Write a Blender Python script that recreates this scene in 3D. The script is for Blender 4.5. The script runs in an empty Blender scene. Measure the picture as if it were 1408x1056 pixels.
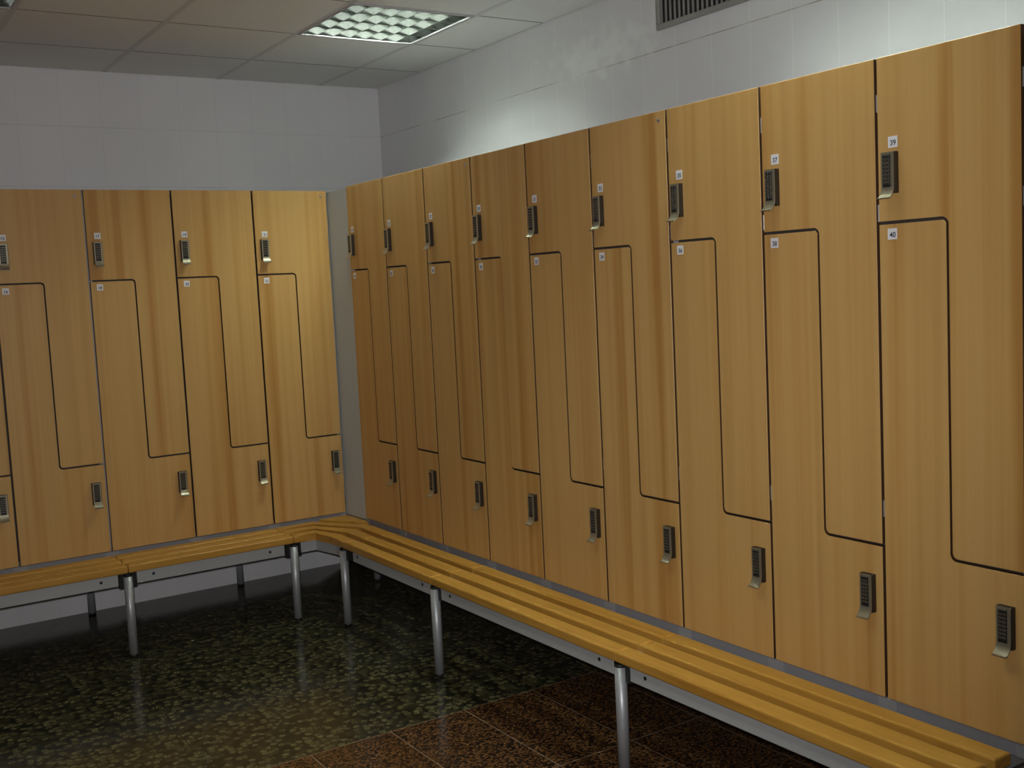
import bpy, bmesh, math, random
from mathutils import Matrix, Vector
random.seed(7)
SC = bpy.context.scene
COL = SC.collection
PI = math.pi

# ------------------------------------------------------------------ measures
W = 0.4                       # width of one locker column
ZB, ZT = 0.4344, 2.1125       # bottom / top of the doors
Z1, Z2 = 1.6963, 0.850        # upper / lower step of the Z split
HS = 0.2037                   # width of the left half
XL, YR = -0.0101, -0.2128     # right end of the left row, left end of the right row
ZC = 2.7715                   # ceiling
YW, XW = 0.6226, 0.6344       # walls behind the lockers
XMIN, YMIN = -4.1, -6.9       # the far sides of the room
TX, TY, TS = 0.268, 0.100, 0.595   # ceiling grid
SLAT_T, SLAT_B = 0.420, 0.385
RAIL_T, RAIL_B = 0.3845, 0.328

# ------------------------------------------------------------------ helpers
def tag(o, label=None, cat=None, group=None, kind=None):
    if label: o['label'] = label
    if cat: o['category'] = cat
    if group: o['group'] = group
    if kind: o['kind'] = kind
    return o

def empty(name, loc=(0, 0, 0), rz=0.0):
    o = bpy.data.objects.new(name, None)
    o.empty_display_size = 0.1
    o.location = loc
    o.rotation_euler = (0, 0, rz)
    COL.objects.link(o)
    return o

def obj(name, mesh, parent=None, loc=(0, 0, 0), rz=0.0):
    o = bpy.data.objects.new(name, mesh)
    o.location = loc
    o.rotation_euler = (0, 0, rz)
    if parent is not None: o.parent = parent
    COL.objects.link(o)
    return o

def mesh_of(bm, name, mats, smooth=False):
    bmesh.ops.recalc_face_normals(bm, faces=bm.faces[:])
    me = bpy.data.meshes.new(name)
    bm.to_mesh(me); bm.free()
    for m in (mats if isinstance(mats, (list, tuple)) else [mats]): me.materials.append(m)
    if smooth:
        for p in me.polygons: p.use_smooth = True
    return me

def box(bm, a, b, bev=0.0, mi=0, seg=1):
    (x0, y0, z0), (x1, y1, z1) = a, b
    vs = [bm.verts.new(p) for p in ((x0,y0,z0),(x1,y0,z0),(x1,y1,z0),(x0,y1,z0),
                                    (x0,y0,z1),(x1,y0,z1),(x1,y1,z1),(x0,y1,z1))]
    fs = [bm.faces.new([vs[i] for i in f]) for f in ((0,3,2,1),(4,5,6,7),(0,1,5,4),(1,2,6,5),(2,3,7,6),(3,0,4,7))]
    for f in fs: f.material_index = mi
    if bev > 0:
        es = list({e for f in fs for e in f.edges})
        r = bmesh.ops.bevel(bm, geom=es, offset=bev, segments=seg, profile=0.5, affect='EDGES')
        for f in r['faces']: f.material_index = mi
    return fs

def prism(bm, pts, axis, a, b, mi=0, bev=0.0, bev_front_only=False, seg=1):
    """extrude a 2-D outline; axis 'y': pts are (x, z); axis 'z': pts are (x, y)"""
    def P(p, t): return (p[0], t, p[1]) if axis == 'y' else (p[0], p[1], t)
    A = [bm.verts.new(P(p, a)) for p in pts]
    B = [bm.verts.new(P(p, b)) for p in pts]
    n = len(pts)
    fa = bm.faces.new(A); fb = bm.faces.new(B[::-1])
    fs = [fa, fb]
    for i in range(n):
        fs.append(bm.faces.new((A[i], B[i], B[(i+1) % n], A[(i+1) % n])))
    for f in fs: f.material_index = mi
    if bev > 0:
        es = list(fa.edges) + ([] if bev_front_only else list(fb.edges))
        r = bmesh.ops.bevel(bm, geom=es, offset=bev, segments=seg, profile=0.5, affect='EDGES')
        for f in r['faces']: f.material_index = mi

def cyl(bm, c, r, z0, z1, n=28, mi=0, axis='z', cap=True):
    def P(a, t):
        u, v = r*math.cos(a), r*math.sin(a)
        if axis == 'z': return (c[0]+u, c[1]+v, t)
        if axis == 'y': return (c[0]+u, t, c[1]+v)
        return (t, c[0]+u, c[1]+v)
    A = [bm.verts.new(P(2*PI*i/n, z0)) for i in range(n)]
    B = [bm.verts.new(P(2*PI*i/n, z1)) for i in range(n)]
    for i in range(n):
        f = bm.faces.new((A[i], A[(i+1) % n], B[(i+1) % n], B[i])); f.material_index = mi; f.smooth = True
    if cap:
        f = bm.faces.new(A[::-1]); f.material_index = mi
        f = bm.faces.new(B); f.material_index = mi

def arc(cx, cz, r, a0, a1, n=6):
    return [(cx + r*math.cos(a0+(a1-a0)*i/n), cz + r*math.sin(a0+(a1-a0)*i/n)) for i in range(n+1)]

# ------------------------------------------------------------------ materials
def new_mat(name):
    m = bpy.data.materials.new(name); m.use_nodes = True
    nt = m.node_tree
    return m, nt, nt.nodes['Principled BSDF'], nt.nodes, nt.links

def plain(name, col, rough=0.5, metal=0.0, spec=0.5, noise=0.0, nscale=40):
    m, nt, b, N, L = new_mat(name)
    b.inputs['Base Color'].default_value = (*col, 1)
    b.inputs['Roughness'].default_value = rough
    b.inputs['Metallic'].default_value = metal
    b.inputs['Specular IOR Level'].default_value = spec
    if noise:
        tc = N.new('ShaderNodeTexCoord'); t = N.new('ShaderNodeTexNoise')
        t.inputs['Scale'].default_value = nscale
        L.new(tc.outputs['Object'], t.inputs['Vector'])
        mx = N.new('ShaderNodeMix'); mx.data_type = 'RGBA'
        mx.inputs[6].default_value = (*[c*(1-noise) for c in col], 1)
        mx.inputs[7].default_value = (*[min(1, c*(1+noise)) for c in col], 1)
        L.new(t.outputs['Fac'], mx.inputs[0]); L.new(mx.outputs[2], b.inputs['Base Color'])
    return m

def ramp(N, stops, interp='LINEAR'):
    r = N.new('ShaderNodeValToRGB'); r.color_ramp.interpolation = interp
    el = r.color_ramp.elements
    while len(el) > 1: el.remove(el[0])
    el[0].position = stops[0][0]; el[0].color = (*stops[0][1], 1)
    for p, c in stops[1:]:
        e = el.new(p); e.color = (*c, 1)
    return r

def wood(name, light, mid, dark, along, across, rough, fine=1.0, axis=2):
    """streaky grain running along one local axis, shifted for every board"""
    m, nt, b, N, L = new_mat(name)
    tc = N.new('ShaderNodeTexCoord'); oi = N.new('ShaderNodeObjectInfo')
    mul = N.new('ShaderNodeMath'); mul.operation = 'MULTIPLY'; mul.inputs[1].default_value = 37.0
    L.new(oi.outputs['Random'], mul.inputs[0])
    comb = N.new('ShaderNodeCombineXYZ')
    for i in range(3): L.new(mul.outputs[0], comb.inputs[i])
    add = N.new('ShaderNodeVectorMath'); add.operation = 'ADD'
    L.new(tc.outputs['Object'], add.inputs[0]); L.new(comb.outputs[0], add.inputs[1])
    def layer(k, al, det, rgh):
        mp = N.new('ShaderNodeMapping')
        sc = [k, k, k]; sc[axis] = al
        mp.inputs['Scale'].default_value = sc
        L.new(add.outputs[0], mp.inputs['Vector'])
        t = N.new('ShaderNodeTexNoise'); t.inputs['Scale'].default_value = 1.0
        t.inputs['Detail'].default_value = det; t.inputs['Roughness'].default_value = rgh
        L.new(mp.outputs[0], t.inputs['Vector'])
        return t
    n1 = layer(across, along, 3.0, 0.55)
    n2 = layer(across*9*fine, along*2.5, 3.0, 0.6)
    mx = N.new('ShaderNodeMath'); mx.operation = 'MULTIPLY_ADD'; mx.inputs[1].default_value = 0.12
    L.new(n2.outputs['Fac'], mx.inputs[0])
    m2 = N.new('ShaderNodeMath'); m2.operation = 'MULTIPLY'; m2.inputs[1].default_value = 0.88
    L.new(n1.outputs['Fac'], m2.inputs[0]); L.new(m2.outputs[0], mx.inputs[2])
    r = ramp(N, [(0.33, dark), (0.43, mid), (0.52, light), (0.68, tuple(c*0.95 for c in mid))])
    L.new(mx.outputs[0], r.inputs[0]); L.new(r.outputs[0], b.inputs['Base Color'])
    b.inputs['Roughness'].default_value = rough
    b.inputs['Specular IOR Level'].default_value = 0.35
    return m

def tile_wall(name, horiz, smear=None):
    """white glazed wall tiles 0.2 x 0.3 m; horiz = world axis that runs along the wall"""
    m, nt, b, N, L = new_mat(name)
    tc = N.new('ShaderNodeTexCoord'); sp = N.new('ShaderNodeSeparateXYZ')
    L.new(tc.outputs['Object'], sp.inputs[0])
    cb = N.new('ShaderNodeCombineXYZ')
    L.new(sp.outputs[horiz], cb.inputs[0]); L.new(sp.outputs[2], cb.inputs[1])
    mp = N.new('ShaderNodeMapping')
    mp.inputs['Location'].default_value = (10.15 if horiz == 0 else 10.17, 0.21, 0)
    L.new(cb.outputs[0], mp.inputs['Vector'])
    br = N.new('ShaderNodeTexBrick'); br.offset = 0.0; br.squash = 1.0
    for k, v in (('Scale', 1.0), ('Mortar Size', 0.0016), ('Mortar Smooth', 0.3), ('Brick Width', 0.2), ('Row Height', 0.3)):
        br.inputs[k].default_value = v
    br.inputs['Color1'].default_value = (0.76, 0.75, 0.765, 1)
    br.inputs['Color2'].default_value = (0.775, 0.765, 0.775, 1)
    br.inputs['Mortar'].default_value = (0.86, 0.86, 0.86, 1) if horiz == 1 else (0.70, 0.69, 0.705, 1)
    L.new(mp.outputs[0], br.inputs['Vector'])
    n = N.new('ShaderNodeTexNoise'); n.inputs['Scale'].default_value = 1.7; n.inputs['Detail'].default_value = 4
    L.new(tc.outputs['Object'], n.inputs['Vector'])
    r = ramp(N, [(0.3, (0.93, 0.93, 0.93)), (0.7, (1, 1, 1))]); L.new(n.outputs['Fac'], r.inputs[0])
    mx = N.new('ShaderNodeMix'); mx.data_type = 'RGBA'; mx.blend_type = 'MULTIPLY'; mx.inputs[0].default_value = 1
    L.new(br.outputs['Color'], mx.inputs[6]); L.new(r.outputs[0], mx.inputs[7])
    out = mx.outputs[2]
    # grime sitting unevenly in the horizontal joints
    fa = N.new('ShaderNodeMath'); fa.operation = 'MULTIPLY_ADD'; fa.inputs[1].default_value = 1/0.3; fa.inputs[2].default_value = 0.7+0.5
    L.new(sp.outputs[2], fa.inputs[0])
    fr = N.new('ShaderNodeMath'); fr.operation = 'FRACT'; L.new(fa.outputs[0], fr.inputs[0])
    sb = N.new('ShaderNodeMath'); sb.operation = 'SUBTRACT'; sb.inputs[1].default_value = 0.5; L.new(fr.outputs[0], sb.inputs[0])
    ab = N.new('ShaderNodeMath'); ab.operation = 'ABSOLUTE'; L.new(sb.outputs[0], ab.inputs[0])
    lt = N.new('ShaderNodeMath'); lt.operation = 'LESS_THAN'; lt.inputs[1].default_value = 0.0065; L.new(ab.outputs[0], lt.inputs[0])
    gn = N.new('ShaderNodeTexNoise'); gn.inputs['Scale'].default_value = 5.5; gn.inputs['Detail'].default_value = 3
    L.new(tc.outputs['Object'], gn.inputs['Vector'])
    gr = ramp(N, [(0.42, (0.15, 0.15, 0.15)), (0.62, (1, 1, 1))]); L.new(gn.outputs['Fac'], gr.inputs[0])
    gm = N.new('ShaderNodeMath'); gm.operation = 'MULTIPLY'; L.new(lt.outputs[0], gm.inputs[0]); L.new(gr.outputs[0], gm.inputs[1])
    gx = N.new('ShaderNodeMix'); gx.data_type = 'RGBA'; gx.inputs[7].default_value = (0.40, 0.37, 0.32, 1) if horiz == 1 else (0.60, 0.59, 0.60, 1)
    L.new(gm.outputs[0], gx.inputs[0]); L.new(out, gx.inputs[6]); out = gx.outputs[2]
    if smear:      # wiped plaster stain on the tiles, a soft blotch with ragged edges
        d = N.new('ShaderNodeVectorMath'); d.operation = 'SUBTRACT'; d.inputs[1].default_value = smear
        L.new(tc.outputs['Object'], d.inputs[0])
        s = N.new('ShaderNodeVectorMath'); s.operation = 'MULTIPLY'; s.inputs[1].default_value = (1, 1/0.55, 1/0.14)
        L.new(d.outputs[0], s.inputs[0])
        ln = N.new('ShaderNodeVectorMath'); ln.operation = 'LENGTH'; L.new(s.outputs[0], ln.inputs[0])
        n2 = N.new('ShaderNodeTexNoise'); n2.inputs['Scale'].default_value = 14; n2.inputs['Detail'].default_value = 5
        L.new(tc.outputs['Object'], n2.inputs['Vector'])
        a = N.new('ShaderNodeMath'); a.operation = 'MULTIPLY_ADD'; a.inputs[1].default_value = 2.2
        L.new(n2.outputs['Fac'], a.inputs[0])
        ng = N.new('ShaderNodeMath'); ng.operation = 'MULTIPLY'; ng.inputs[1].default_value = -1
        L.new(ln.outputs['Value'], ng.inputs[0]); L.new(ng.outputs[0], a.inputs[2])
        r2 = ramp(N, [(0.30, (0, 0, 0)), (0.95, (0.65, 0.65, 0.65))]); L.new(a.outputs[0], r2.inputs[0])
        m3 = N.new('ShaderNodeMix'); m3.data_type = 'RGBA'; m3.inputs[7].default_value = (0.88, 0.89, 0.88, 1)
        L.new(r2.outputs[0], m3.inputs[0]); L.new(out, m3.inputs[6]); out = m3.outputs[2]
    L.new(out, b.inputs['Base Color'])
    b.inputs['Roughness'].default_value = 0.35
    b.inputs['Specular IOR Level'].default_value = 0.4
    return m

def granite_floor():
    m, nt, b, N, L = new_mat('polished granite tiles')
    tc = N.new('ShaderNodeTexCoord')
    # slightly warped coordinates so that the pebbles are not round
    wn = N.new('ShaderNodeTexNoise'); wn.inputs['Scale'].default_value = 22; wn.inputs['Detail'].default_value = 2
    L.new(tc.outputs['Object'], wn.inputs['Vector'])
    ws = N.new('ShaderNodeVectorMath'); ws.operation = 'MULTIPLY'; ws.inputs[1].default_value = (0.020, 0.020, 0)
    L.new(wn.outputs['Color'], ws.inputs[0])
    wa = N.new('ShaderNodeVectorMath'); wa.operation = 'ADD'
    L.new(tc.outputs['Object'], wa.inputs[0]); L.new(ws.outputs[0], wa.inputs[1])
    def vor(scale, feature='F1'):
        v = N.new('ShaderNodeTexVoronoi'); v.feature = feature; v.voronoi_dimensions = '2D'
        v.inputs['Scale'].default_value = scale
        L.new(wa.outputs[0], v.inputs['Vector']); return v
    def granite(scale, edge, grain_a, grain_b, grain_c, matrix):
        vc = vor(scale)
        sp = N.new('ShaderNodeSeparateColor'); L.new(vc.outputs['Color'], sp.inputs[0])
        rc = ramp(N, [(0.0, matrix), (0.2, grain_c), (0.55, grain_a), (0.85, grain_b)]); L.new(sp.outputs[0], rc.inputs[0])
        re = ramp(N, [(edge*0.62, (1, 1, 1)), (edge, (0.12, 0.12, 0.12)), (edge*1.25, (0, 0, 0))]); L.new(vc.outputs['Distance'], re.inputs[0])
        fine = N.new('ShaderNodeTexNoise'); fine.inputs['Scale'].default_value = scale*3.2; fine.inputs['Detail'].default_value = 3
        L.new(tc.outputs['Object'], fine.inputs['Vector'])
        rf = ramp(N, [(0.36, (0.45, 0.45, 0.45)), (0.56, (1, 1, 1))]); L.new(fine.outputs['Fac'], rf.inputs[0])
        mu = N.new('ShaderNodeMix'); mu.data_type = 'RGBA'; mu.blend_type = 'MULTIPLY'; mu.inputs[0].default_value = 1
        L.new(re.outputs[0], mu.inputs[6]); L.new(rf.outputs[0], mu.inputs[7])
        mx = N.new('ShaderNodeMix'); mx.data_type = 'RGBA'; mx.inputs[6].default_value = (*matrix, 1)
        L.new(mu.outputs[2], mx.inputs[0]); L.new(rc.outputs[0], mx.inputs[7])
        return mx.outputs[2]
    green = granite(37, 0.58, GREEN[0], GREEN[1], GREEN[2], GREEN[3])
    red = granite(95, 0.60, RED[0], RED[1], RED[2], RED[3])
    sp = N.new('ShaderNodeSeparateXYZ'); L.new(tc.outputs['Object'], sp.inputs[0])
    gt = N.new('ShaderNodeMath'); gt.operation = 'GREATER_THAN'; gt.inputs[1].default_value = -1.792
    L.new(sp.outputs[1], gt.inputs[0])
    mz = N.new('ShaderNodeMix'); mz.data_type = 'RGBA'
    L.new(gt.outputs[0], mz.inputs[0]); L.new(red, mz.inputs[6]); L.new(green, mz.inputs[7])
    # joints
    mp = N.new('ShaderNodeMapping'); mp.inputs['Location'].default_value = (0.07+0.31*20, 1.792+0.615*20, 0)
    L.new(tc.outputs['Object'], mp.inputs['Vector'])
    br = N.new('ShaderNodeTexBrick'); br.offset = 0.0
    for k, v in (('Scale', 1.0), ('Mortar Size', 0.0024), ('Mortar Smooth', 0.2), ('Brick Width', 0.31), ('Row Height', 0.615)):
        br.inputs[k].default_value = v
    L.new(mp.outputs[0], br.inputs['Vector'])
    # joints of the green part are filled flush and dark, those of the red part pale
    jc = N.new('ShaderNodeMix'); jc.data_type = 'RGBA'
    jc.inputs[6].default_value = (0.20, 0.14, 0.095, 1); jc.inputs[7].default_value = (0.022, 0.022, 0.016, 1)
    gt2 = N.new('ShaderNodeMath'); gt2.operation = 'GREATER_THAN'; gt2.inputs[1].default_value = -1.788
    L.new(sp.outputs[1], gt2.inputs[0]); L.new(gt2.outputs[0], jc.inputs[0])
    fin = N.new('ShaderNodeMix'); fin.data_type = 'RGBA'
    L.new(br.outputs['Fac'], fin.inputs[0]); L.new(mz.outputs[2], fin.inputs[6]); L.new(jc.outputs[2], fin.inputs[7])
    L.new(fin.outputs[2], b.inputs['Base Color'])
    b.inputs['Roughness'].default_value = 0.16
    b.inputs['Specular IOR Level'].default_value = 0.36
    return m

GREEN = ((0.082, 0.072, 0.032), (0.125, 0.108, 0.050), (0.052, 0.046, 0.021), (0.011, 0.012, 0.008))
RED = ((0.138, 0.062, 0.021), (0.190, 0.088, 0.031), (0.068, 0.031, 0.012), (0.011, 0.007, 0.006))

M = {}
M['door'] = wood('beech laminate', (0.585, 0.352, 0.126), (0.545, 0.308, 0.098), (0.455, 0.228, 0.060), 0.22, 13.0, 0.42)
M['slat'] = wood('varnished beech', (0.535, 0.280, 0.052), (0.49, 0.245, 0.041), (0.41, 0.190, 0.028), 1.2, 26.0, 0.38, axis=0)
M['edge'] = plain('beech edge band', (0.075, 0.034, 0.014), 0.6, noise=0.1)
M['carcass'] = plain('grey melamine', (0.36, 0.36, 0.37), 0.5, noise=0.04)
M['gap_shade'] = plain('carcass fronts in painted gap shade', (0.050, 0.040, 0.036), 0.7)  # near black, puts the shade of the door gaps into the colour
M['plinth'] = plain('grey anodised plinth', (0.25, 0.25, 0.275), 0.45, noise=0.05)
M['bracket'] = plain('light grey bracket', (0.30, 0.30, 0.32), 0.4)
M['filler'] = plain('grey filler board', (0.47, 0.51, 0.53), 0.5, noise=0.04)
M['rail'] = plain('grey lacquered steel', (0.42, 0.43, 0.43), 0.45, noise=0.04)
M['tube'] = plain('satin aluminium', (0.44, 0.45, 0.47), 0.42, metal=0.45, noise=0.04)
M['black'] = plain('black plastic', (0.012, 0.012, 0.012), 0.45)
M['lockbody'] = plain('dark lock housing', (0.022, 0.014, 0.009), 0.5)
M['nickel'] = plain('nickel', (0.40, 0.36, 0.26), 0.36, metal=0.7, noise=0.05)
M['key'] = plain('gunmetal buttons', (0.055, 0.046, 0.036), 0.4, metal=0.3)
M['steel'] = plain('zinc plated steel', (0.45, 0.44, 0.42), 0.4, metal=0.6)
M['tag'] = plain('white sticker', (0.80, 0.80, 0.84), 0.5)
M['ink'] = plain('dark blue ink', (0.02, 0.022, 0.05), 0.6)
M['ceil'] = plain('mineral ceiling tile', (0.78, 0.765, 0.74), 0.9, noise=0.04, nscale=120)
M['runner'] = plain('grey ceiling runner', (0.63, 0.615, 0.60), 0.6)
M['void'] = plain('dark ceiling void and joint shade', (0.05, 0.05, 0.05), 0.9)
M['white'] = plain('white lacquer', (0.50, 0.48, 0.49), 0.5)
M['alu'] = plain('mirror louvre aluminium', (0.17, 0.188, 0.17), 0.2, metal=1.0)
M['blade'] = plain('satin louvre blade', (0.42, 0.46, 0.42), 0.22, metal=1.0)
M['vent'] = plain('grey vent metal', (0.36, 0.35, 0.32), 0.5, metal=0.2, noise=0.05)
M['wallx'] = tile_wall('white wall tiles along the left row', 0)
M['wally'] = tile_wall('white wall tiles along the right row', 1, smear=(XW, -1.50, 2.56))
M['floor'] = granite_floor()
M['paint'] = plain('white plaster', (0.60, 0.60, 0.60), 0.7, noise=0.03)

def emit_mat(name, col, s):
    m, nt, b, N, L = new_mat(name)
    b.inputs['Base Color'].default_value = (0.9, 0.9, 0.9, 1)
    b.inputs['Emission Color'].default_value = (*col, 1)
    b.inputs['Emission Strength'].default_value = s
    return m
TUBE_ON = 165.0
M['tube_on'] = emit_mat('lit fluorescent tube', (0.88, 1.0, 0.88), TUBE_ON)
M['tube_off'] = plain('unlit fluorescent tube', (0.75, 0.75, 0.78), 0.3)

# ------------------------------------------------------------------ the room
def structure(name, bm, mats):
    return tag(obj(name, mesh_of(bm, name, mats)), kind='structure')

bm = bmesh.new(); box(bm, (XMIN-.12, YMIN-.12, -.10), (XW+.12, YW+.12, 0)); structure('floor', bm, M['floor'])
bm = bmesh.new(); box(bm, (XMIN-.12, YW, 0), (XW+.12, YW+.12, ZC+.22)); structure('wall_back', bm, M['wallx'])
bm = bmesh.new(); box(bm, (XW, YMIN, 0), (XW+.12, YW, ZC+.22)); structure('wall_right', bm, M['wally'])
bm = bmesh.new(); box(bm, (XMIN-.12, YMIN, 0), (XMIN, YW, ZC+.22)); structure('wall_left', bm, M['paint'])
bm = bmesh.new(); box(bm, (XMIN-.12, YMIN-.12, 0), (XW+.12, YMIN, ZC+.22)); structure('wall_front', bm, M['paint'])

LIGHTS = [(0, 1, True), (0, 5, True), (3, 1, False), (3, 5, True)]     # grid cell (i, j) and whether it is lit; the last is unseen, lit to add top light
def cell(i, j): return (TX-(i+1)*TS, TY-(j+1)*TS, TX-i*TS, TY-j*TS)      # x0, y0, x1, y1
bm = bmesh.new()
G = 0.0028
for i in range(-1, 9):
    for j in range(-1, 13):
        if any((i, j) == (a, b) for a, b, c in LIGHTS): continue
        x0, y0, x1, y1 = cell(i, j)
        x0 = max(x0+G, XMIN+.002); y0 = max(y0+G, YMIN+.002); x1 = min(x1-G, XW-.003); y1 = min(y1-G, YW-.003)
        if x1-x0 < .02 or y1-y0 < .02: continue
        box(bm, (x0, y0, ZC), (x1, y1, ZC+.014), bev=.0008)
# grid runners behind the joints, and the slab over everything
for i in range(0, 8):
    x = TX-i*TS; box(bm, (x-.012, YMIN, ZC+.0145), (x+.012, YW, ZC+.018), mi=1)
    box(bm, (x-.011, YMIN+.002, ZC-.002), (x+.011, YW-.002, ZC-.0004), mi=2)
for j in range(0, 12):
    y = TY-j*TS; box(bm, (XMIN, y-.012, ZC+.0185), (XW, y+.012, ZC+.022), mi=1)
box(bm, (XMIN, YMIN, ZC+.15), (XW, YW, ZC+.22), mi=1)
for fc in bm.faces:
    fc.normal_update()
    if fc.material_index == 0 and abs(fc.normal.z) < .9: fc.material_index = 1  # tile sides coloured as dark as the void, painting shade into the joints
structure('ceiling', bm, [M['ceil'], M['void'], M['runner']])

# ------------------------------------------------------------------ recessed louvre lights
NCX, NCY = 7, 4
def luminaire_meshes():
    d = {}
    S = TS/2-.002
    b = bmesh.new()              # rim: four flat bars with a small lip below the tiles
    w = .014
    for a, c in (((-S, -S), (S, -S+w)), ((-S, S-w), (S, S)), ((-S, -S+w), (-S+w, S-w)), ((S-w, -S+w), (S, S-w))):
        box(b, (a[0], a[1], -.006), (c[0], c[1], .004), bev=.0015)
    d['rim'] = mesh_of(b, 'rim', M['white'])
    b = bmesh.new()              # housing: open box above
    I = S-w+.002
    box(b, (-I, -I, .104), (I, I, .108))
    for a, c in (((-I, -I), (I, -I+.002)), ((-I, I-.002), (I, I)), ((-I, -I), (-I+.002, I)), ((I-.002, -I), (I, I))):
        box(b, (a[0], a[1], .001), (c[0], c[1], .106))
    d['housing'] = mesh_of(b, 'housing', M['alu'])
    J = S-w
    b = bmesh.new()              # long V-shaped reflectors between the lamps
    py = 2*J/NCY
    for k in range(NCY+1):
        y = -J+k*py
        h = .011
        prof = [(y-.001, 0), (y+.001, 0), (y+h, .055), (y-h, .055)]
        if k == 0: prof = [(y, 0), (y+.001, 0), (y+h, .055), (y, .055)]
        if k == NCY: prof = [(y-.001, 0), (y, 0), (y, .055), (y-h, .055)]
        A = [b.verts.new((-J, p[0], p[1])) for p in prof]; B = [b.verts.new((J, p[0], p[1])) for p in prof]
        b.faces.new(A); b.faces.new(B[::-1])
        for q in range(4): b.faces.new((A[q], A[(q+1) % 4], B[(q+1) % 4], B[q]))
    d['reflector'] = mesh_of(b, 'reflector', M['alu'])
    b = bmesh.new()              # one cross blade, cut to a single lamp channel row by the reflectors
    A = [(-.0008, 0), (.0008, 0), (.005, .050), (-.005, .050)]
    P0 = [b.verts.new((p[0], -J+.001, p[1])) for p in A]; P1 = [b.verts.new((p[0], J-.001, p[1])) for p in A]
    b.faces.new(P0); b.faces.new(P1[::-1])
    for q in range(4): b.faces.new((P0[q], P0[(q+1) % 4], P1[(q+1) % 4], P1[q]))
    d['blade'] = mesh_of(b, 'blade', M['blade'])
    for key in ('tube_on', 'tube_off'):
        b = bmesh.new(); cyl(b, (0, .078), .008, -J+.055, J-.055, n=14, axis='x')
        cyl(b, (0, .078), .0095, -J+.035, -J+.056, n=14, axis='x', mi=1); cyl(b, (0, .078), .0095, J-.056, J-.035, n=14, axis='x', mi=1)
        d[key] = mesh_of(b, 'lamp', [M[key], M['white']])
    d['J'] = J
    return d
LM = luminaire_meshes()
LABELS = {
    (0, 1): 'lit square recessed louvre ceiling light near the corner of the right wall',
    (0, 5): 'lit square recessed louvre ceiling light over the far right numbered lockers',
    (3, 1): 'unlit square recessed louvre ceiling light, cut off at the top left',
    (3, 5): 'unseen square recessed louvre ceiling light on the left, lit to add top light'}
for i, j, on in LIGHTS:
    x0, y0, x1, y1 = cell(i, j)
    t = tag(empty('ceiling_light', ((x0+x1)/2, (y0+y1)/2, ZC)), LABELS[(i, j)], 'ceiling light', 'square louvre ceiling lights')
    obj('rim', LM['rim'], t); obj('housing', LM['housing'], t); obj('reflector', LM['reflector'], t)
    J = LM['J']
    for k in range(1, NCX): obj('louvre_blade', LM['blade'], t, (-J+k*2*J/NCX, 0, 0))
    for k in range(NCY): obj('fluorescent_tube', LM['tube_on' if on else 'tube_off'], t, (0, -J+(k+.5)*2*J/NCY, 0))
    if (i, j) == (0, 1):          # the wire clip hanging from one corner of the grid
        b = bmesh.new(); cyl(b, (J-.012, -J+.01), .0012, -.028, .012, n=8); cyl(b, (J-.012, -J+.01), .003, -.030, -.026, n=8)
        obj('wire_clip', mesh_of(b, 'wire_clip', M['steel']), t)

# ------------------------------------------------------------------ air vent on the right wall
v = tag(empty('air_vent', (XW, -2.15, 2.66)), 'grey metal air vent with upright fins high on the right wall', 'air vent')
vw, vh = .275, .095
b = bmesh.new()
for a, c in (((-vw, -vh), (vw, -vh+.022)), ((-vw, vh-.022), (vw, vh)), ((-vw, -vh+.022), (-vw+.02, vh-.022)), ((vw-.02, -vh+.022), (vw, vh-.022))):
    box(b, (-.016, a[0], a[1]), (-.0005, c[0], c[1]), bev=.003)
obj('frame', mesh_of(b, 'vent_frame', M['vent']), v)
b = bmesh.new(); box(b, (-.003, -vw+.018, -vh+.02), (-.0008, vw-.018, vh-.02)); obj('back_plate', mesh_of(b, 'vent_back', M['black']), v)
b = bmesh.new(); box(b, (-.0125, -.0013, -vh+.0205), (-.0035, .0013, vh-.0205)); fin = mesh_of(b, 'vent_fin', M['vent'])
NF = 20
for k in range(NF): obj('fin', fin, v, (0, -vw+.03+k*(2*vw-.06)/(NF-1), 0))

# ------------------------------------------------------------------ lockers
GAP = 0.0045        # half gap at the column borders
GZ = 0.0040        # half gap along the Z split
R0 = 0.012
def door_mesh(upper, gap_mid):
    """front in the plane y = 0; x runs left to right over one column, z is the height above the floor"""
    l, r = GAP, W-GAP
    m, ml = HS, gap_mid
    if upper:
        pts = [(l, ZT), (l, Z1+GZ)]
        # concave corner round the top of the lower door
        pts += [(m-R0+ml, Z1+GZ)] if False else arc(m+ml-R0-GZ, Z1+GZ-R0-GZ, R0+GZ, PI/2, 0)
        # convex bottom left corner
        pts += arc(m+ml+R0, Z2+GZ+R0, R0, PI, 1.5*PI)
        pts += [(r, Z2+GZ), (r, ZT)]
    else:
        pts = [(l, ZB), (r, ZB), (r, Z2-GZ)]
        pts += arc(m-ml+R0+GZ, Z2-GZ+R0+GZ, R0+GZ, 1.5*PI, PI)
        pts += arc(m-ml-R0, Z1-GZ-R0, R0, 0, PI/2)
        pts += [(l, Z1-GZ)]
    bm = bmesh.new()
    prism(bm, pts, 'y', 0, .018, bev=.0012, bev_front_only=True)
    bmesh.ops.recalc_face_normals(bm, faces=bm.faces[:])
    bm.faces.ensure_lookup_table()
    for f in bm.faces:
        if abs(f.normal.y) < .3: f.material_index = 1
    return mesh_of(bm, 'upper_door' if upper else 'lower_door', [M['door'], M['edge']])
DOOR = {(u, t): door_mesh(u, .0034 if not t else .0006) for u in (True, False) for t in (False, True)}

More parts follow.
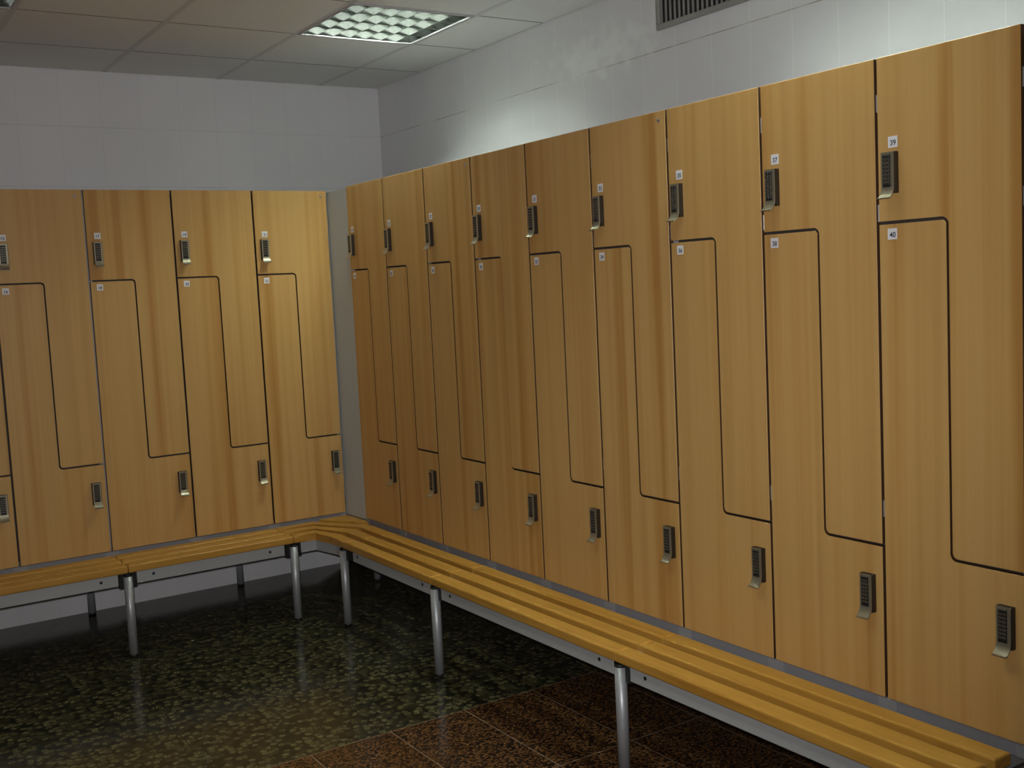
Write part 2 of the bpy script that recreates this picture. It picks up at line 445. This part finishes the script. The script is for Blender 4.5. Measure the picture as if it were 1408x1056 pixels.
def lock_meshes():
    d = {}
    b = bmesh.new(); box(b, (-.021, -.015, -.104), (.021, -.0003, 0), bev=.0015, seg=2)
    d['body'] = mesh_of(b, 'lock_body', M['lockbody'])
    # nickel face strip that flares outward at its foot into the pull
    path = [(-.0165, -.001)]
    path += [(-.0165, -.085)]
    c = (-.0165-.024, -.085)
    for k in range(1, 9):
        a = k*(1.22)/8
        path.append((c[0]+.024*math.cos(a), c[1]-.027*math.sin(a)-.006*k/8))
    path.append((path[-1][0]-.006, path[-1][1]-.0012))
    b = bmesh.new()
    rows = []
    for i, p in enumerate(path):
        q = path[min(i+1, len(path)-1)]; o = path[max(i-1, 0)]
        dx, dz = q[0]-o[0], q[1]-o[1]; n = math.hypot(dx, dz); nx, nz = dz/n, -dx/n    # outward side
        t = .0028
        hw = .0185
        rows.append([b.verts.new((-hw, p[0], p[1])), b.verts.new((hw, p[0], p[1])),
                     b.verts.new((hw, p[0]+nx*t, p[1]+nz*t)), b.verts.new((-hw, p[0]+nx*t, p[1]+nz*t))])
    for i in range(len(rows)-1):
        for k in range(4):
            f = b.faces.new((rows[i][k], rows[i][(k+1) % 4], rows[i+1][(k+1) % 4], rows[i+1][k]))
            f.smooth = False
    b.faces.new(rows[0]); b.faces.new(rows[-1][::-1])
    d['face'] = mesh_of(b, 'lock_face', M['nickel'])
    b = bmesh.new()              # two columns of push buttons in a sunk black strip
    box(b, (-.0135, -.0199, -.088), (.0105, -.0188, -.006), mi=1)
    for k in range(8):
        z = -.012-k*.0098
        for s in (-1, 1):
            x = -.0015+s*.0052
            box(b, (x-.0042, -.0222, z-.0032), (x+.0042, -.0197, z+.0032), bev=.0008, mi=0 if k not in (0, 7) else 1)
        box(b, (-.0120, -.0212, z+.0042), (.0090, -.0197, z+.0056), mi=2)
    d['keypad'] = mesh_of(b, 'keypad', [M['key'], M['black'], M['nickel']])
    return d
LK = lock_meshes()

def number_mesh(txt):
    cu = bpy.data.curves.new('number', 'FONT'); cu.body = txt; cu.size = .0185
    cu.align_x = 'CENTER'; cu.align_y = 'CENTER'; cu.offset = .0004
    to = bpy.data.objects.new('number', cu); COL.objects.link(to)
    bpy.context.view_layer.update()
    dg = bpy.context.evaluated_depsgraph_get()
    me = bpy.data.meshes.new_from_object(to.evaluated_get(dg))
    bpy.data.objects.remove(to); bpy.data.curves.remove(cu)
    b = bmesh.new(); b.from_mesh(me); bpy.data.meshes.remove(me)
    xs = [v.co.x for v in b.verts]; ys = [v.co.y for v in b.verts]
    cx, cy = (min(xs)+max(xs))/2, (min(ys)+max(ys))/2
    for v in b.verts: v.co = Vector((v.co.x-cx+.001, -.00115, v.co.y-cy-.002))
    for f in b.faces: f.material_index = 1
    box(b, (-.014, -.0009, -.014), (.014, -.0001, .014), mi=0)
    return mesh_of(b, 'number_plate', [M['tag'], M['ink']])

b = bmesh.new(); cyl(b, (0, 0), .0065, -.0025, -.0002, n=16, axis='y'); box(b, (-.005, -.0032, -.0009), (.005, -.0024, .0009), mi=1)
SCREW = mesh_of(b, 'screw', [M['steel'], M['black']])
b = bmesh.new(); box(b, (-.0020, .006, -.022), (.0020, .0195, .022), bev=.0006)
HINGE = mesh_of(b, 'hinge', M['steel'])

def carcass_mesh(end_left, end_right):
    b = bmesh.new()
    D, t = .555, .018
    y0 = .0195
    base = ZB-.002
    for k in range(4):
        u = k*W
        a, c = (u-t/2, u+t/2) if k in (1, 2) else ((0, t) if k == 0 else (u-t, u))
        box(b, (a, y0, base), (c, D, ZT-.001), mi=0 if k in (0, 3) else 1)
    box(b, (.0, y0, ZT-.018), (3*W, D, ZT-.0005)); box(b, (0, y0, base), (3*W, D, base+.018))
    box(b, (0, D-.006, base), (3*W, D, ZT-.001))
    for k in range(3):
        u = k*W
        box(b, (u+HS-t/2, y0+.0005, Z2), (u+HS+t/2, D-.01, Z1), mi=1)
        box(b, (u+.01, y0+.0005, Z1-t/2), (u+HS+t/2, D-.01, Z1+t/2), mi=1)
        box(b, (u+HS-t/2, y0+.0005, Z2-t/2), (u+W-.01, D-.01, Z2+t/2), mi=1)
    return mesh_of(b, 'carcass', [M['carcass'], M['gap_shade']])
CARC = carcass_mesh(0, 0)
b = bmesh.new()
PZ0, PZ1 = .3985, ZB-.0025
box(b, (.0, .006, PZ0), (3*W, .030, PZ1))
box(b, (.0, .030, PZ0), (3*W, .555, ZB-.0225))
for k in range(4):
    u = k*W
    a, c = max(0.001, u-.03), min(3*W-.001, u+.03)
    box(b, (a, .0035, PZ0), (c, .0062, PZ1-.001), mi=1)
PLINTH = mesh_of(b, 'plinth', [M['plinth'], M['bracket']])
b = bmesh.new(); box(b, (3*W+.0055, .0, PZ0), (3*W+.0235, .555, ZT-.0005), bev=.001)
ENDP = mesh_of(b, 'end_panel', M['carcass'])

def bank(loc, rz, first, label, screw=True, hinges=True, tight=(), end=False):
    t = tag(empty('locker_bank', loc, rz), label, 'lockers', 'banks of wooden lockers')
    obj('carcass', CARC, t); obj('plinth', PLINTH, t)
    if end: obj('end_panel', ENDP, t)
    for c in range(3):
        u = c*W
        for up in (True, False):
            num = first + 2*c + (0 if up else 1)
            d = obj('door', DOOR[(up, c in tight)], t, (u, 0, 0))
            d['label'] = '%s beech door with number %d' % ('upper' if up else 'lower', num)
            lx, lz = (.047, 1.874) if up else (.354, .768)
            jx, jz = random.uniform(-.001, .001), random.uniform(-.0015, .0015)
            lb = obj('lock_body', LK['body'], d, (lx+jx, 0, lz+jz)); lb['label'] = 'dark lock housing'
            fp = obj('pull_handle', LK['face'], d, (lx+jx, 0, lz+jz)); fp['label'] = 'nickel face strip flared into a pull'
            obj('keypad', LK['keypad'], d, (lx+jx, 0, lz+jz))
            tx, tz = (.052, 1.900) if up else (.046, 1.668)
            obj('number_plate', number_mesh(str(num)), d, (tx+jx*2, 0, tz+jz*2))['label'] = 'white sticker with number %d' % num
            if up and hinges:
                for hz in (2.005, 1.725, .945):
                    obj('hinge', HINGE, d, (W-.0024, 0, hz + random.uniform(-.01, .01)))
            if up and c == 2 and screw:
                obj('screw', SCREW, d, (W-.034, 0, 2.083))['label'] = 'steel screw head'
    return t

bank((XL-2.4, 0, 0), 0, 11, 'bank of beech Z-door lockers cut off by the left edge, with doors 15 and 16', hinges=False)
bank((XL-1.2, 0, 0), 0, 17, 'bank of beech Z-door lockers numbered 17 to 22 left of the grey filler', hinges=False)
bank((0, YR, 0), -PI/2, 23, 'bank of beech Z-door lockers numbered 23 to 28, the right wall bank beside the corner')
bank((0, YR-1.2, 0), -PI/2, 29, 'bank of beech Z-door lockers numbered 29 to 34, the middle bank along the right wall', tight=(0,))
bank((0, YR-2.4, 0), -PI/2, 35, 'bank of large near beech Z-door lockers numbered 35 to 40, at the right edge', screw=False, end=True)

# grey board closing the corner between the two rows
b = bmesh.new()
prism(b, [(-.0065, .012), (.0065, -.2095), (.0200, -.2095), (.0075, .012)], 'z', .4204, 2.106, bev=.001)
tag(obj('filler_panel', mesh_of(b, 'filler_panel', M['filler'])), 'tall plain grey filler board in the corner between the two locker rows', 'filler panel')

# ------------------------------------------------------------------ benches
def slat_mesh(front, back):
    b = bmesh.new()
    prism(b, list(front)+list(back)[::-1], 'z', SLAT_B, SLAT_T, bev=.0065, seg=3)
    return mesh_of(b, 'slat', M['slat'])
SL = [(.29, .228), (.19, .128), (.09, .028)]        # front and back edge of the slats, in front of the doors
RF, RBK = .266, .246                                 # front and back of the rail
LEG = .271                                           # leg centre

b = bmesh.new(); cyl(b, (0, 0), .0195, .012, .368); LEGM = mesh_of(b, 'leg', M['tube'])
b = bmesh.new(); cyl(b, (0, 0), .0180, 0.0, .0125); FOOT = mesh_of(b, 'foot', M['black'])
b = bmesh.new(); cyl(b, (0, 0), .0185, .3675, .3775); CAP = mesh_of(b, 'cap', M['black'])
b = bmesh.new(); cyl(b, (0, 0), .0195, .012, .3585); RLEGM = mesh_of(b, 'rear_leg', M['tube'])
b = bmesh.new(); box(b, (-.040, -.006, .318), (.040, .022, SLAT_B-.0005), bev=.003); JOINT = mesh_of(b, 'joint_block', M['black'])
b = bmesh.new(); cyl(b, (0, 0), .0065, -.0018, .0005, n=14, axis='y'); BOLT = mesh_of(b, 'bolt', M['black'])
b = bmesh.new(); box(b, (-.015, -.24, .359), (.015, .585, .3975)); box(b, (-.015, -.24, .3985-.025), (.015, -.01, SLAT_B-.0005)); CROSS = mesh_of(b, 'cross_bar', M['rail'])

def leg(parent, u, y, rear=False):
    l = obj('leg', RLEGM if rear else LEGM, parent, (u, y, 0))
    obj('foot', FOOT, l)
    if not rear: obj('cap', CAP, l)
    return l

def bench(loc, rz, u0, u1, legs, bolts, label):
    """straight section; local x left to right, y = 0 the plane of the doors, negative y into the room"""
    t = tag(empty('bench', loc, rz), label, 'bench', 'slatted benches in front of the lockers')
    for f, k in SL:
        L = u1-u0
        h = .0020
        o = obj('slat', slat_mesh([(h, -f), (L-h, -f)], [(h, -k), (L-h, -k)]), t, (u0, 0, 0))
    b = bmesh.new()
    a, c = u0+(.041 if u0 in legs or any(abs(u0-l) < .02 for l in legs) else .041), u1-.041
    box(b, (a, -RF, RAIL_B), (c, -RBK, RAIL_T), bev=.0015)
    r = obj('front_rail', mesh_of(b, 'front_rail', M['rail']), t)
    for q in bolts: obj('bolt', BOLT, r, (q, -RF, .359))
    for q in legs:
        leg(t, q, -LEG)
        obj('joint_block', JOINT, t, (q, -.262, 0))
        obj('cross_bar', CROSS, t, (q, 0, 0))
        leg(t, q, .562, True)
    return t

# left row: local frame = world frame
bench((XL-2.4, 0, 0), 0, 0, 1.2, [0.0], [.115, 1.085], 'slatted beech bench with grey rail running out of the left edge of the photo')
bench((XL-1.2, 0, 0), 0, 0, .785, [0.0], [.115, .785-.115], 'slatted beech bench under lockers 17 to 20, left of the corner bench')
# right row
bench((0, -.575, 0), -PI/2, 0, abs(YR-1.2+.575), [abs(YR-1.2+.575)], [.09, abs(YR-1.2+.575)-.115], 'short slatted beech bench on the right, just past the corner bench')
bench((0, YR-1.2, 0), -PI/2, 0, 1.2, [1.2], [.115, 1.085], 'slatted beech bench under lockers 29 to 34, middle of the right row')
bench((0, YR-2.4, 0), -PI/2, 0, 1.178, [1.135], [.115, 1.0], 'near slatted beech bench ending at the bottom right of the photo')

# corner section
cx0, cy1 = XL-1.2+.785, -.575
t = tag(empty('corner_bench', (-.22, -.24, 0)), 'bent slatted beech corner bench joining the left and right bench rows', 'bench', 'slatted benches in front of the lockers')
def rel(p): return (p[0]+.22, p[1]+.24)
def bendL(o): return (-(.205+.36*o), -o)
def bendR(o): return (-o, -(.300+.48*o))
h = .0012
for f, k in SL:
    F = [(cx0+h, -f), bendL(f), bendR(f), (-f, cy1+h)]
    K = [(cx0+h, -k), bendL(k), bendR(k), (-k, cy1+h)]
    obj('slat', slat_mesh([rel(p) for p in F], [rel(p) for p in K]), t)
b = bmesh.new(); prism(b, [rel(p) for p in [(-.172, -.0080), (-.0105, -.262), (.0030, -.2085), (-.0085, -.0030)]], 'z', SLAT_B, SLAT_T, bev=.005, seg=3)
obj('corner_slat', mesh_of(b, 'corner_slat', M['slat']), t)
b = bmesh.new()
F = [(cx0+.041, -RF), bendL(RF), bendR(RF), (-RF, -.524+.042)]
K = [(cx0+.041, -RBK), bendL(RBK), bendR(RBK), (-RBK, -.524+.042)]
prism(b, [rel(p) for p in F+K[::-1]], 'z', RAIL_B, RAIL_T, bev=.0015)
obj('front_rail', mesh_of(b, 'front_rail', M['rail']), t)
def cleg(x, y, rear=False):
    p = rel((x, y)); return leg(t, p[0], p[1], rear)
cleg(cx0+.004, -LEG); cleg(-LEG, -.524)
p = rel((cx0+.004, -.262)); obj('joint_block', JOINT, t, (p[0], p[1], 0))
p = rel((-.262, -.524)); obj('joint_block', JOINT, t, (p[0], p[1], 0), -PI/2)
cleg(cx0+.004, .562, True); cleg(.20, .115, True); cleg(.30, .545, True)
b = bmesh.new()
def bar(p, q, w=.015):
    p, q = Vector(rel(p)), Vector(rel(q)); d = (q-p).normalized(); n = Vector((-d.y, d.x))*w
    prism(b, [tuple(p-n), tuple(q-n), tuple(q+n), tuple(p+n)], 'z', .359, .3839)
bar((cx0+.004, -.24), (cx0+.004, .575)); bar((-.24, -.50), (.215, .13)); bar((.20, .115), (.30, .56)); bar((cx0+.004, .545), (.31, .545))
obj('support_frame', mesh_of(b, 'support_frame', M['rail']), t)

# ------------------------------------------------------------------ camera
yaw, pitch, roll = 0.5767, -0.0907, -0.0492
f = Vector((math.sin(yaw)*math.cos(pitch), math.cos(yaw)*math.cos(pitch), math.sin(pitch)))
rt = Vector((math.cos(yaw), -math.sin(yaw), 0)); up = rt.cross(f)
r2 = math.cos(roll)*rt + math.sin(roll)*up; u2 = -math.sin(roll)*rt + math.cos(roll)*up
CAMLOC = Vector((-2.3532, -5.2659, 1.5863))
cd = bpy.data.cameras.new('camera'); cam = bpy.data.objects.new('camera', cd); COL.objects.link(cam)
cam.matrix_world = Matrix(((r2.x, u2.x, -f.x, CAMLOC.x), (r2.y, u2.y, -f.y, CAMLOC.y), (r2.z, u2.z, -f.z, CAMLOC.z), (0, 0, 0, 1)))
cd.sensor_width = 36.0; cd.lens = 1500.97/1408*36.0; cd.clip_start = .02
SC.camera = cam

# ------------------------------------------------------------------ light
# the small flash of a pocket camera, a hand's breadth over the lens
FL = CAMLOC + u2*.055 - r2*.02
ld = bpy.data.lights.new('camera_flash', 'SPOT'); ld.energy = FLASH_W = 185.0
ld.spot_size = math.radians(90); ld.spot_blend = 1.0; ld.shadow_soft_size = .012; ld.color = (1.0, .985, .985)
lo = bpy.data.objects.new('camera_flash', ld); COL.objects.link(lo); lo.location = FL
aim = (f + r2*(-.10) + u2*(.04)).normalized()
lo.rotation_euler = aim.to_track_quat('-Z', 'Y').to_euler()

w = bpy.data.worlds.new('world'); SC.world = w; w.use_nodes = True
w.node_tree.nodes['Background'].inputs[0].default_value = (.5, .5, .5, 1)
w.node_tree.nodes['Background'].inputs[1].default_value = 0.0

SC.view_settings.view_transform = 'Standard'; SC.view_settings.look = 'None'
SC.view_settings.exposure = 0.2; SC.view_settings.gamma = 1.0; SC.view_settings.use_curve_mapping = False
